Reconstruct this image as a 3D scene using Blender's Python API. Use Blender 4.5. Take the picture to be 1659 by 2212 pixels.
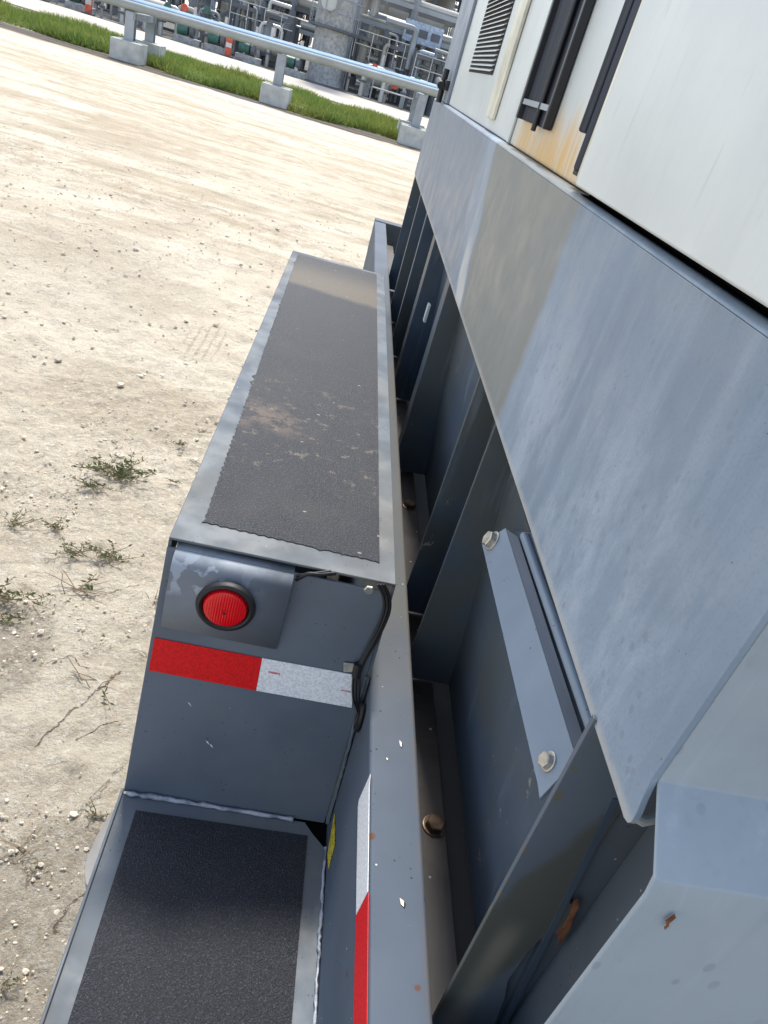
import bpy, bmesh, math, random
import numpy as np
from mathutils import Vector, Matrix, noise as mnoise
random.seed(7)
for o in list(bpy.data.objects): bpy.data.objects.remove(o)
S = bpy.context.scene
C = S.collection
# ------------------------------------------------------------------ camera
W0, H0, F0 = 1659.0, 2212.0, 1599.19
RM = Matrix(((0.96590937, -0.21593931, -0.14279112), (-0.00904352, 0.52308963, -0.85222969), (0.25872245, 0.82446798, 0.50330433)))
EYE = Vector((0, 0, 1.5))
cd = bpy.data.cameras.new('camera'); cam = bpy.data.objects.new('camera', cd); C.objects.link(cam)
cam.matrix_world = Matrix.Translation(EYE) @ RM.to_4x4()
cd.sensor_fit = 'VERTICAL'; cd.sensor_height = 24.0; cd.lens = 24.0 * F0 / H0
cd.clip_start = 0.02; cd.clip_end = 6000
S.camera = cam
S.render.resolution_x = 768; S.render.resolution_y = 1024
# ------------------------------------------------------------------ world, sun, exposure
SUN = Vector((-0.04, 0.64, 1.0)).normalized()
w = bpy.data.worlds.new('World'); S.world = w; w.use_nodes = True
nt = w.node_tree; bg = nt.nodes['Background']
sky = nt.nodes.new('ShaderNodeTexSky'); sky.sky_type = 'NISHITA'; sky.sun_disc = False
sky.sun_elevation = math.asin(SUN.z); sky.sun_rotation = math.atan2(SUN.x, SUN.y)
sky.air_density = 1.0; sky.dust_density = 1.2; sky.ozone_density = 1.0
hs = nt.nodes.new('ShaderNodeHueSaturation'); hs.inputs['Saturation'].default_value = 0.72   # thin high cloud pales the blue
nt.links.new(sky.outputs[0], hs.inputs['Color']); nt.links.new(hs.outputs[0], bg.inputs['Color']); bg.inputs['Strength'].default_value = 0.15
ld = bpy.data.lights.new('sun', 'SUN'); ld.energy = 2.5; ld.angle = math.radians(8); ld.color = (1, 0.95, 0.87)
sun = bpy.data.objects.new('sun', ld); C.objects.link(sun)
sun.rotation_euler = SUN.to_track_quat('Z', 'Y').to_euler()
S.view_settings.view_transform = 'Standard'; S.view_settings.look = 'None'
S.view_settings.exposure = 1.0; S.view_settings.gamma = 1

# ------------------------------------------------------------------ helpers
def at(px, py, X=None, Y=None, Z=None):
    """point of a real plane (X, Y or Z constant) seen at a pixel of the photograph"""
    d = RM @ Vector(((px - W0/2)/F0, -(py - H0/2)/F0, -1.0))
    if X is not None: t = (X - EYE.x)/d.x
    elif Y is not None: t = (Y - EYE.y)/d.y
    else: t = (Z - EYE.z)/d.z
    return EYE + d*t

class MB:
    def __init__(s): s.v = []; s.f = []
    def add(s, vs, fs):
        n = len(s.v); s.v += [Vector(v) for v in vs]; s.f += [tuple(i+n for i in f) for f in fs]; return s
    def box(s, x0, x1, y0, y1, z0, z1):
        vs = [(x, y, z) for x in (x0, x1) for y in (y0, y1) for z in (z0, z1)]
        return s.add(vs, [(0,1,3,2),(4,6,7,5),(0,4,5,1),(2,3,7,6),(0,2,6,4),(1,5,7,3)])
    def slab(s, pts, vec):
        pts = [Vector(p) for p in pts]; n = len(pts); vec = Vector(vec)
        vs = pts + [p+vec for p in pts]
        return s.add(vs, [tuple(range(n)), tuple(range(2*n-1, n-1, -1))] + [(i, (i+1) % n, n+(i+1) % n, n+i) for i in range(n)])
    def tube(s, pts, r, n=10, cap=True):
        pts = [Vector(p) for p in pts]; rings = []; up = None
        for i, p in enumerate(pts):
            t = (pts[min(i+1, len(pts)-1)] - pts[max(i-1, 0)]).normalized()
            if up is None: up = t.orthogonal().normalized()
            up = (up - t*up.dot(t)).normalized(); b = t.cross(up)
            rr = r[i] if isinstance(r, (list, tuple)) else r
            rings.append([p + (up*math.cos(a) + b*math.sin(a))*rr for a in [2*math.pi*k/n for k in range(n)]])
        vs = [v for ring in rings for v in ring]; fs = []
        for i in range(len(pts)-1):
            for k in range(n):
                fs.append((i*n+k, i*n+(k+1) % n, (i+1)*n+(k+1) % n, (i+1)*n+k))
        if cap: fs += [tuple(range(n-1, -1, -1)), tuple((len(pts)-1)*n+k for k in range(n))]
        return s.add(vs, fs)
    def lathe(s, prof, base, axis, n=32, closed=False):
        base = Vector(base); ax = Vector(axis).normalized(); u = ax.orthogonal().normalized(); b = ax.cross(u)
        vs = []; fs = []
        for (r, h) in prof:
            for k in range(n):
                a = 2*math.pi*k/n; vs.append(base + ax*h + (u*math.cos(a)+b*math.sin(a))*r)
        for i in range(len(prof)-1):
            for k in range(n): fs.append((i*n+k, i*n+(k+1) % n, (i+1)*n+(k+1) % n, (i+1)*n+k))
        fs += [tuple(range(n-1, -1, -1)), tuple((len(prof)-1)*n+k for k in range(n))]
        return s.add(vs, fs)
    def build(s, name, m, parent=None, bevel=0, seg=2, smooth=False, ang=35):
        me = bpy.data.meshes.new(name)
        o = bpy.data.objects.new(name, me); C.objects.link(o)
        org = ROOT.get(parent, Vector((0, 0, 0))) if parent is not None else Vector((0, 0, 0))
        me.from_pydata([tuple(v-org) for v in s.v], [], s.f)
        bm = bmesh.new(); bm.from_mesh(me); bmesh.ops.recalc_face_normals(bm, faces=bm.faces); bm.to_mesh(me); bm.free()
        me.materials.append(m)
        if parent is not None: o.parent = parent; ROOT[o] = org
        if bevel:
            md = o.modifiers.new('bevel', 'BEVEL'); md.width = bevel; md.segments = seg; md.limit_method = 'ANGLE'; md.angle_limit = math.radians(30)
            md.harden_normals = True; smooth = True
        if smooth:
            for p in me.polygons: p.use_smooth = True
            me.set_sharp_from_angle(angle=math.radians(ang))
        return o
ROOT = {}
def tag(o, label=None, cat=None, group=None, kind=None):
    if label: o['label'] = label
    if cat: o['category'] = cat
    if group: o['group'] = group
    if kind: o['kind'] = kind
    return o
def thing(name, loc, label, cat, group=None):
    o = bpy.data.objects.new(name, None); C.objects.link(o); o.location = loc; o.empty_display_size = .2
    ROOT[o] = Vector(loc); return tag(o, label, cat, group)
def copy_tree(o, parent=None):
    c = o.copy(); C.objects.link(c)
    if parent is not None: c.parent = parent
    for ch in list(o.children): copy_tree(ch, c)
    return c

# ------------------------------------------------------------------ materials
class NT:
    def __init__(s, name, rough=.5, metal=0.0, spec=.5):
        s.m = bpy.data.materials.new(name); s.m.use_nodes = True; s.t = s.m.node_tree
        s.b = s.t.nodes['Principled BSDF']; s.b.inputs['Roughness'].default_value = rough
        s.b.inputs['Metallic'].default_value = metal; s.b.inputs['Specular IOR Level'].default_value = spec
        s.pos = s.t.nodes.new('ShaderNodeNewGeometry').outputs['Position']
    def _set(s, sock, v):
        if hasattr(v, 'links'): s.t.links.new(v, sock)
        elif isinstance(v, (tuple, list)) and len(v) == 3 and sock.type == 'RGBA': sock.default_value = (*v, 1)
        else: sock.default_value = v
    def scale(s, sc, vec=None):
        n = s.t.nodes.new('ShaderNodeVectorMath'); n.operation = 'MULTIPLY'; s._set(n.inputs[0], vec or s.pos); n.inputs[1].default_value = sc; return n.outputs[0]
    def noise(s, scale=5, detail=4, rough=.55, sc=None, off=None):
        n = s.t.nodes.new('ShaderNodeTexNoise'); n.inputs['Scale'].default_value = scale; n.inputs['Detail'].default_value = detail; n.inputs['Roughness'].default_value = rough
        v = s.pos
        if off: 
            a = s.t.nodes.new('ShaderNodeVectorMath'); s._set(a.inputs[0], v); a.inputs[1].default_value = off; v = a.outputs[0]
        if sc: v = s.scale(sc, v)
        s._set(n.inputs['Vector'], v); return n.outputs['Fac']
    def vor(s, scale=20, sc=None, feature='F1', rnd=1, out='Distance'):
        n = s.t.nodes.new('ShaderNodeTexVoronoi'); n.feature = feature; n.inputs['Scale'].default_value = scale; n.inputs['Randomness'].default_value = rnd
        s._set(n.inputs['Vector'], s.scale(sc) if sc else s.pos); return n.outputs[out]
    def ramp(s, fac, a, b, lo=0, hi=1, smooth=True):
        n = s.t.nodes.new('ShaderNodeMapRange'); n.interpolation_type = 'SMOOTHSTEP' if smooth else 'LINEAR'
        s._set(n.inputs[0], fac); n.inputs[1].default_value = a; n.inputs[2].default_value = b; n.inputs[3].default_value = lo; n.inputs[4].default_value = hi
        return n.outputs[0]
    def math(s, op, a, b=0.0):
        n = s.t.nodes.new('ShaderNodeMath'); n.operation = op; s._set(n.inputs[0], a); s._set(n.inputs[1], b); return n.outputs[0]
    def mix(s, f, a, b):
        n = s.t.nodes.new('ShaderNodeMix'); n.data_type = 'RGBA'; s._set(n.inputs[0], f); s._set(n.inputs[6], a); s._set(n.inputs[7], b); return n.outputs[2]
    def xyz(s):
        n = s.t.nodes.new('ShaderNodeSeparateXYZ'); s._set(n.inputs[0], s.pos); return n.outputs
    def band(s, v, a, b, e):  # 1 between a and b, soft edge e
        return s.math('MULTIPLY', s.ramp(v, a-e, a+e), s.ramp(v, b-e, b+e, 1, 0))
    def bump(s, h, strength=.3, dist=.01):
        n = s.t.nodes.new('ShaderNodeBump'); n.inputs['Strength'].default_value = strength; n.inputs['Distance'].default_value = dist
        s._set(n.inputs['Height'], h); s.t.links.new(n.outputs[0], s.b.inputs['Normal'])
    def col(s, c): s._set(s.b.inputs['Base Color'], c); return s
    def rough(s, r): s._set(s.b.inputs['Roughness'], r)

def paint(name, base, rough=.4, dark=.75, light=1.2, specks=True, streak=0.0, dirt=None, dirt_amt=.0, bumpy=.05, spots=0.0):
    n = NT(name, rough)
    b = Vector(base)
    c = n.mix(n.ramp(n.noise(6, 5), .3, .7), tuple(b*dark), tuple(b*light))
    if streak:
        st = n.noise(1, 5, .6, sc=(45, 45, 3.0))
        c = n.mix(n.math('MULTIPLY', n.ramp(st, .52, .72), streak), c, tuple(b*1.55+Vector((.03, .03, .03))))
        st2 = n.noise(1, 4, .6, sc=(90, 90, 5.0), off=(3, 1, 0))
        c = n.mix(n.math('MULTIPLY', n.ramp(st2, .55, .75), streak*.6), c, tuple(b*.7))
    if dirt_amt:
        dn = n.noise(2.2, 6, .65, off=(5, 2, 9))
        c = n.mix(n.math('MULTIPLY', n.ramp(dn, .42, .68), dirt_amt), c, dirt or (.25, .23, .18))
    if spots:
        v = n.vor(55, sc=(1, 1, .7)); k = n.noise(9, 2, off=(2, 7, 1))
        m = n.math('MULTIPLY', n.ramp(v, .16, .24, 1, 0), n.ramp(k, .5, .62))
        c = n.mix(n.math('MULTIPLY', m, spots), c, tuple(b*.55))
    if specks:
        v = n.vor(130); k = n.noise(30, 2)
        m = n.math('MULTIPLY', n.ramp(v, .10, .16, 1, 0), n.ramp(k, .56, .62))
        c = n.mix(n.math('MULTIPLY', m, .8), c, (.02, .018, .016))
        v = n.vor(75, sc=(1, 1.1, .9)); k = n.noise(22, 2, off=(9, 9, 9))
        m = n.math('MULTIPLY', n.ramp(v, .05, .09, 1, 0), n.ramp(k, .57, .63))
        c = n.mix(m, c, (.6, .62, .65))
    n.col(c)
    n.rough(n.ramp(n.noise(14, 5), .3, .7, rough*.75, min(1, rough*1.4)))
    if bumpy: n.bump(n.noise(260, 3), bumpy, .001)
    return n

def simple(name, base, rough=.5, metal=0, var=.25, sc=8, bump=0, bsc=80):
    n = NT(name, rough, metal); b = Vector(base)
    n.col(n.mix(n.ramp(n.noise(sc, 5), .3, .7), tuple(b*(1-var)), tuple(b*(1+var))))
    if bump: n.bump(n.noise(bsc, 4), bump, .003)
    return n.m

PD = {}
PD['trailer'] = paint('trailer_paint', (.098, .122, .155), .38, .88, 1.12, dirt=(.20, .19, .16), dirt_amt=.25).m
n = paint('fender_top_paint', (.100, .122, .145), .62, .85, 1.15, dirt=(.175, .165, .14), dirt_amt=.6)
PD['fender'] = n.m
# frame rail: beige tint over part of its length
n = NT('rail_paint', .68, 0, .3); y = n.xyz()[1]
c = n.mix(n.ramp(n.noise(5, 5), .3, .7), (.070, .092, .124), (.094, .118, .154))
f = n.math('MULTIPLY', n.ramp(y, .55, .95), n.ramp(y, 1.95, 2.05, 1, .15))
f = n.math('MULTIPLY', f, n.ramp(n.noise(9, 5), .25, .6, .25, .7))
c = n.mix(f, c, (.118, .113, .097))
v = n.vor(95); k = n.noise(24, 2)
c = n.mix(n.math('MULTIPLY', n.ramp(v, .10, .16, 1, 0), n.ramp(k, .55, .62)), c, (.03, .02, .015))
v = n.vor(60, sc=(1, 1.2, 1)); k = n.noise(25, 2, off=(4, 4, 4))
c = n.mix(n.math('MULTIPLY', n.ramp(v, .05, .09, 1, 0), n.ramp(k, .57, .62)), c, (.7, .72, .75))
v = n.vor(17, sc=(1, 1, 1)); k = n.noise(40, 3)
c = n.mix(n.math('MULTIPLY', n.ramp(v, .06, .1, 1, 0), n.ramp(k, .4, .5)), c, (.12, .05, .025))
xx = n.xyz()[0]
c = n.mix(n.math('MULTIPLY', n.ramp(xx, .229, .237), n.ramp(n.noise(40, 4), .35, .6, .1, .6)), c, (.12, .105, .085))
n.col(c); n.bump(n.noise(260, 3), .06, .001); PD['rail'] = n.m
# machine skirt: chalky grey, rain streaks, droplet spots, a beige zone with its own outline
n = NT('skirt_paint', .5); x_, y, z = n.xyz()
c = n.mix(n.ramp(n.noise(4, 5), .3, .7), (.180, .235, .305), (.235, .295, .37))
st = n.noise(1, 5, .6, sc=(40, 40, 2.2))
c = n.mix(n.math('MULTIPLY', n.ramp(st, .46, .74), .26), c, (.38, .44, .52))
ms = n.noise(1, 6, .7, sc=(9, 9, 4.5), off=(6, 1, 3))
c = n.mix(n.math('MULTIPLY', n.ramp(ms, .45, .66), n.ramp(z, 1.40, 1.22, .12, .6)), c, (.40, .46, .54))
st = n.noise(1, 5, .7, sc=(120, 120, 5))
c = n.mix(n.math('MULTIPLY', n.ramp(st, .6, .78), .22), c, (.50, .54, .58))
st = n.noise(1, 5, .7, sc=(70, 70, 3.5), off=(1, 4, 2))
c = n.mix(n.math('MULTIPLY', n.ramp(st, .55, .7), .15), c, (.19, .22, .26))
c = n.mix(n.math('MULTIPLY', n.ramp(n.noise(420, 2, .5), .52, .66), .22), c, (.15, .18, .22))
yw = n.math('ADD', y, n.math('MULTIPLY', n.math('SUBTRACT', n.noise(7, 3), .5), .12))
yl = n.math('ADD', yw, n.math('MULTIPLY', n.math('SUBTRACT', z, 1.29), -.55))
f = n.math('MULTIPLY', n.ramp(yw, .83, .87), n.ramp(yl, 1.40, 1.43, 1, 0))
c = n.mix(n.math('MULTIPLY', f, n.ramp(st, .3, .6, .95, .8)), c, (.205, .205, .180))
f2 = n.band(yl, 1.43, 1.50, .012)
c = n.mix(n.math('MULTIPLY', f2, n.ramp(z, 1.17, 1.28, .9, .15)), c, (.55, .54, .50))
far = n.ramp(yl, 1.5, 1.62)
c = n.mix(n.math('MULTIPLY', far, .65), c, (.20, .22, .26))
v = n.vor(85, sc=(1, 1, .75)); k = n.noise(11, 2, off=(2, 7, 1))
m = n.math('MULTIPLY', n.ramp(v, .17, .25, 1, 0), n.ramp(k, .5, .6))
m = n.math('MULTIPLY', m, n.ramp(yw, .78, .9, .45, 0))
c = n.mix(m, c, (.17, .19, .23))
v = n.vor(140); k = n.noise(30, 2)
c = n.mix(n.math('MULTIPLY', n.ramp(v, .06, .11, 1, 0), n.ramp(k, .62, .66)), c, (.06, .05, .045))
edge = n.ramp(n.math('ADD', z, n.math('MULTIPLY', n.noise(60, 3), .008)), 1.163, 1.172, 1, 0)
c = n.mix(n.math('MULTIPLY', edge, .6), c, (.45, .43, .38))
n.col(c); n.rough(n.ramp(n.noise(14, 4), .3, .7, .38, .6)); n.bump(n.noise(200, 3), .05, .001)
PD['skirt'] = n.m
PD['front'] = paint('front_fold_paint', (.27, .315, .352), .6, .88, 1.12, streak=.35, spots=.35, specks=False, dirt=(.36, .39, .41), dirt_amt=.5).m  # skirt's paint, tint shifted to offset warm light bounced off the ground
# wall and ribs behind the skirt: darker blue grey with grime
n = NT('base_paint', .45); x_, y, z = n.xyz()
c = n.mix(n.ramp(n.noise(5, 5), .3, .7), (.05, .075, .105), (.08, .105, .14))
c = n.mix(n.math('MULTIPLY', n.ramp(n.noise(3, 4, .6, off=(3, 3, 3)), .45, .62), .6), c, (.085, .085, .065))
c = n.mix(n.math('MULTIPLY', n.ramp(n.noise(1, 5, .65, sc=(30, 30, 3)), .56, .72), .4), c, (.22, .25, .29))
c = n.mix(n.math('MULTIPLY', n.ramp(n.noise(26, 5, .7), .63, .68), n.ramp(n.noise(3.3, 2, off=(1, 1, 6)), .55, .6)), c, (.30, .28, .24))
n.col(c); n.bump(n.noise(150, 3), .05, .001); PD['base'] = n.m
# the near rib: olive reflection band painted into the colour
n = NT('near_rib_paint', .42); x_, y, z = n.xyz()
c = n.mix(n.ramp(n.noise(6, 4), .3, .7), (.095, .12, .15), (.12, .145, .175))
zz = n.math('ADD', n.math('SUBTRACT', z, n.math('MULTIPLY', n.math('SUBTRACT', x_, .28), 3.0)), n.math('MULTIPLY', n.math('SUBTRACT', n.noise(14, 3), .5), .10))
c = n.mix(n.math('MULTIPLY', n.band(zz, .80, 1.035, .02), .85), c, (.085, .085, .065))
c = n.mix(n.math('MULTIPLY', n.band(x_, .268, .288, .008), n.math('MULTIPLY', n.ramp(z, .93, .88, 0, 1), .55)), c, (.27, .255, .20))
c = n.mix(n.math('MULTIPLY', n.band(x_, .247, .2525, .001), n.math('MULTIPLY', n.ramp(z, .86, .9), n.ramp(n.noise(60, 4), .55, .62))), c, (.15, .13, .09))
n.col(c); n.bump(n.noise(150, 3), .04, .001); PD['nearrib'] = n.m
# white housing with rust stain
n = NT('white_housing_paint', .45); x_, y, z = n.xyz()
c = n.mix(n.ramp(n.noise(5, 5), .3, .7), (.56, .585, .565), (.66, .68, .65))
st = n.noise(1, 5, .6, sc=(50, 50, 2.5))
c = n.mix(n.math('MULTIPLY', n.ramp(st, .54, .72), .3), c, (.50, .50, .46))
rm = n.math('MULTIPLY', n.band(y, .88, 1.42, .05), n.ramp(n.math('ADD', z, n.math('MULTIPLY', n.noise(1, 4, sc=(30, 30, 3)), .10)), 1.50, 1.58, 1, 0))
rm = n.math('MULTIPLY', rm, n.ramp(x_, .255, .261))
c = n.mix(n.math('MULTIPLY', rm, n.ramp(n.noise(1, 5, .7, sc=(60, 60, 4)), .3, .6, .25, .95)), c, (.66, .40, .12))
v = n.noise(1, 3, .6, sc=(30, 30, 6), off=(2, 2, 2))
c = n.mix(n.math('MULTIPLY', n.ramp(v, .63, .7), .35), c, (.42, .43, .41))
n.col(c); n.bump(n.noise(200, 3), .04, .001); PD['white'] = n.m
PD['cream'] = simple('cream_edge_paint', (.62, .58, .46), .5)
PD['black'] = simple('black_rubber', (.010, .010, .012), .55, bump=.1)
PD['blackmetal'] = simple('black_powder_coat', (.016, .016, .02), .45)
PD['gap'] = NT('black_gap_shade', .95, 0, 0.0).col((.006, .006, .007)).m  # near-black, stands for shade in gaps and the cut corner
n = NT('navy_glass_recess', .6, 0, .12); PD['navy'] = n.col(n.mix(n.ramp(n.noise(1, 3, sc=(60, 60, 2)), .4, .6), (.006, .007, .012), (.020, .024, .040))).m
PD['dark'] = simple('dark_cavity_steel', (.012, .012, .013), .8)
# deck channel, brown dirt
n = NT('dirty_channel_steel', .6); y = n.xyz()[1]
c = n.mix(n.ramp(n.noise(12, 6), .3, .7), (.028, .022, .019), (.062, .052, .044))
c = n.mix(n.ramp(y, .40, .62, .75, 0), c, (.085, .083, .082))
v = n.vor(45); k = n.noise(20, 2)
c = n.mix(n.math('MULTIPLY', n.ramp(v, .06, .12, 1, 0), n.ramp(k, .5, .56)), c, (.4, .36, .3))
n.col(c); n.bump(n.noise(90, 4), .2, .002); PD['channel'] = n.m
# bolts
n = NT('zinc_plate', .32, .75); c = n.mix(n.ramp(n.noise(60, 4), .35, .7), (.62, .60, .54), (.40, .37, .31)); n.col(c); n.bump(n.noise(400, 2), .15, .0005); PD['zinc'] = n.m
n = NT('rusty_bolt_steel', .4, .6); c = n.mix(n.ramp(n.noise(70, 4), .35, .65), (.20, .14, .09), (.10, .05, .03)); n.col(c); PD['rustbolt'] = n.m
PD['rust'] = simple('rust', (.20, .075, .03), .85, var=.5, sc=60, bump=.4, bsc=200)
# grip tape
def grip(name, base, dust):
    n = NT(name, .62, 0, .5); x_, y, z = n.xyz()
    g = n.vor(520); g2 = n.noise(620, 3, .75)
    c = n.mix(n.ramp(g2, .40, .64), tuple(Vector(base)*.35), tuple(Vector(base)*1.7))
    c = n.mix(n.math('MULTIPLY', n.ramp(n.noise(380, 2, .6, off=(3, 3, 3)), .56, .66), .8), c, tuple(Vector(base)*4.2))
    if dust:
        d = n.ramp(n.noise(5, 6, .7), .50, .72)
        c = n.mix(n.math('MULTIPLY', d, .10), c, (.17, .145, .115))
        a = n.math('MULTIPLY', n.band(y, 1.14, 1.24, .03), n.ramp(x_, .06, -.03))
        a = n.math('MULTIPLY', a, n.ramp(n.noise(22, 6, .75), .42, .6))
        c = n.mix(n.math('MULTIPLY', a, .6), c, (.20, .145, .11))
        a = n.math('MULTIPLY', n.band(y, 1.0, 1.35, .08), n.ramp(n.noise(30, 6, .8, off=(3, 1, 1)), .56, .64))
        c = n.mix(n.math('MULTIPLY', a, .5), c, (.28, .23, .17))
        a = n.math('MULTIPLY', n.ramp(n.math('ADD', n.math('ADD', y, n.math('MULTIPLY', n.noise(25, 4), .03)), n.math('MULTIPLY', x_, .15)), 2.03, 2.08), n.ramp(y, 2.12, 2.36, 1, .1))
        c = n.mix(n.math('MULTIPLY', a, .8), c, (.15, .125, .09))
        v = n.vor(24, sc=(1, 2.0, 1)); k = n.noise(12, 2, off=(5, 5, 5))
        c = n.mix(n.math('MULTIPLY', n.ramp(v, .06, .09, 1, 0), n.ramp(k, .57, .6)), c, (.34, .33, .31))
        v = n.vor(60); k = n.noise(17, 2, off=(7, 5, 5))
        c = n.mix(n.math('MULTIPLY', n.ramp(v, .08, .12, 1, 0), n.ramp(k, .5, .55)), c, (.005, .005, .005))
    else:
        v = n.vor(400); k = n.noise(120, 2)
        c = n.mix(n.math('MULTIPLY', n.ramp(v, .1, .2, 1, 0), n.ramp(k, .55, .65)), c, (.16, .165, .18))
    n.col(c); n.bump(n.math('ADD', g, g2), .9, .0012); return n.m
PD['grip_old'] = grip('worn_grip_tape', (.021, .023, .029), True)
PD['grip_new'] = grip('black_grip_tape', (.0125, .014, .019), False)
def tape(name, a):
    n = NT(name, .5, 0, .25); c = n.mix(n.ramp(n.noise(300, 3), .4, .6), tuple(Vector(a)*.88), tuple(Vector(a)*1.1))
    v = n.vor(260); k = n.noise(60, 2)
    c = n.mix(n.math('MULTIPLY', n.ramp(v, .08, .14, 1, 0), n.ramp(k, .56, .62)), c, (.10, .10, .10) if a[1] > .3 else (.3, .02, .02))
    n.col(c); n.bump(n.vor(700), .06, .0005); return n.m
PD['tred'] = tape('red_reflective_film', (.70, .006, .008))
PD['twhite'] = tape('white_reflective_film', (.80, .80, .80))
PD['tred2'] = tape('bright_red_reflective_film', (.70, .015, .02))
n = NT('yellow_label_print', .4); v = n.vor(260)
n.col(n.mix(n.ramp(v, .30, .36, 1, 0), (.72, .55, .04), (.03, .025, .01))); PD['yellow'] = n.m
# lamp lens
n = NT('red_lamp_lens', .2, 0, .35); wv = n.t.nodes.new('ShaderNodeTexWave'); wv.inputs['Scale'].default_value = 95; wv.bands_direction = 'X'; n._set(wv.inputs['Vector'], n.pos)
n.col(n.mix(n.ramp(wv.outputs['Fac'], .2, .8), (.62, .002, .005), (.80, .005, .012)))
n.b.inputs['Coat Weight'].default_value = .25; n.b.inputs['Coat Roughness'].default_value = .05
n.bump(wv.outputs['Fac'], .25, .001); PD['lens'] = n.m
# bracket paint with scuffs
n = NT('scuffed_bracket_paint', .6); x_, y, z = n.xyz()
c = n.mix(n.ramp(n.noise(8, 4), .3, .7), (.135, .155, .185), (.165, .185, .215))
bl = n.math('ADD', n.vor(58, feature='SMOOTH_F1'), n.math('MULTIPLY', n.math('SUBTRACT', n.noise(45, 4, .6), .5), .9))
msk = n.math('MULTIPLY', n.ramp(n.math('ADD', z, n.math('MULTIPLY', n.noise(30, 3), .03)), .878, .896), n.ramp(n.math('ADD', x_, n.math('MULTIPLY', n.noise(22, 3), .10)), .06, -.01))
c = n.mix(n.math('MULTIPLY', n.math('MULTIPLY', msk, n.ramp(bl, .44, .50)), .75), c, (.33, .37, .43))
c = n.mix(n.math('MULTIPLY', n.ramp(z, .912, .922), n.ramp(n.noise(30, 4), .3, .6, .4, 1)), c, (.33, .37, .42))  # highlight along the bend painted in as a paler top
n.col(c); PD['bracket'] = n.m
# brace bar: paler blue grey
n = NT('brace_bar_paint', .42); c = n.mix(n.ramp(n.noise(9, 5), .3, .7), (.20, .25, .315), (.245, .295, .365))
v = n.vor(140); k = n.noise(30, 2); c = n.mix(n.math('MULTIPLY', n.ramp(v, .10, .16, 1, 0), n.ramp(k, .6, .64)), c, (.05, .02, .01))
n.col(c); n.bump(n.noise(60, 2), .05, .002); PD['brace'] = n.m
# weld bead
n = NT('silver_weld_bead', .4, .1); n.col(n.mix(n.ramp(n.noise(35, 5, .7), .35, .6), (.14, .16, .19), (.42, .44, .48))); n.bump(n.noise(220, 3), .5, .003); PD['weld'] = n.m
CRACKS = []
for pl, wd in ((((75, 1612), (150, 1540), (215, 1490), (262, 1452)), .0034), (((170, 1592), (215, 1570), (260, 1555)), .002), (((150, 1290), (230, 1282), (300, 1262)), .002), (((120, 2010), (150, 1960), (190, 1925), (238, 1878)), .0045), (((190, 1452), (150, 1420), (100, 1430)), .002)):
    gp = [at(a, b, Z=0) for a, b in pl]
    CRACKS += [(p.x, p.y, q_.x, q_.y, wd) for p, q_ in zip(gp, gp[1:])]
# ground
n = NT('pale_limestone_dirt', .95, 0, .15); x_, y, z = n.xyz()
def blob(cx, cy, rx, ry, wob=.5, sc=2.5):
    a = n.math('DIVIDE', n.math('SUBTRACT', x_, cx), rx); b_ = n.math('DIVIDE', n.math('SUBTRACT', y, cy), ry)
    d = n.math('ADD', n.math('MULTIPLY', a, a), n.math('MULTIPLY', b_, b_))
    d = n.math('ADD', d, n.math('MULTIPLY', n.math('SUBTRACT', n.noise(sc, 5, .6), .5), wob*4))
    return n.ramp(d, .55, 1.25, 1, 0)
c = n.mix(n.ramp(n.noise(1.3, 7, .65), .36, .66), (.80, .715, .565), (.68, .59, .45))
c = n.mix(n.math('MULTIPLY', n.ramp(n.noise(6, 7, .75), .46, .66), .6), c, (.57, .49, .385))
tan = n.math('MAXIMUM', blob(-.72, 3.0, .42, .36), n.math('MULTIPLY', blob(-.9, 10.5, 2.4, 2.6), .5))
c = n.mix(n.math('MULTIPLY', tan, .65), c, (.54, .455, .33))
rocky = n.math('MAXIMUM', n.math('MAXIMUM', blob(-.20, .78, .24, .26, .35, 5), blob(-.62, 1.45, .14, .2, .4, 6)), n.math('MULTIPLY', blob(-1.35, 4.6, .8, 1.0, .9, 2), .45))
grit = n.ramp(n.noise(55, 6, .8), .44, .62)
c = n.mix(n.math('MULTIPLY', rocky, n.math('ADD', n.math('MULTIPLY', grit, .45), .0)), c, (.37, .29, .21))
c = n.mix(n.math('MULTIPLY', n.ramp(n.noise(1.0, 4, .6, off=(9, 1, 0)), .45, .6), n.math('MULTIPLY', n.ramp(n.noise(26, 6, .85), .50, .64), n.ramp(y, 1.5, 3.5, .25, .6))), c, (.33, .29, .24))
far = n.ramp(y, 3.5, 7, 0, 1)
st = n.noise(1, 6, .65, sc=(.45, 1.5, 1), off=(4, 0, 0))
c = n.mix(n.math('MULTIPLY', n.math('MULTIPLY', n.ramp(st, .44, .62), far), .85), c, (.47, .385, .265))
st = n.noise(1, 7, .8, sc=(2.2, 5, 1), off=(1, 8, 0))
c = n.mix(n.math('MULTIPLY', n.math('MULTIPLY', n.ramp(st, .51, .63), far), .7), c, (.33, .285, .225))
c = n.mix(n.ramp(y, 14.5, 17.5, 0, .6), c, (.68, .62, .53))
# thin drying cracks
cr = n.vor(5.5, feature='DISTANCE_TO_EDGE', sc=(1, .7, 1))
crn = n.math('ADD', cr, n.math('MULTIPLY', n.math('SUBTRACT', n.noise(12, 6, .75), .5), .35))
crk = n.math('MULTIPLY', n.ramp(n.math('ABSOLUTE', crn), .002, .016, 1, 0), n.ramp(n.noise(2.2, 3, off=(3, 3, 3)), .50, .60))
crk = n.math('MULTIPLY', crk, n.ramp(y, 2.6, 3.4, .6, 0))
c = n.mix(crk, c, (.17, .13, .095))
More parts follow.
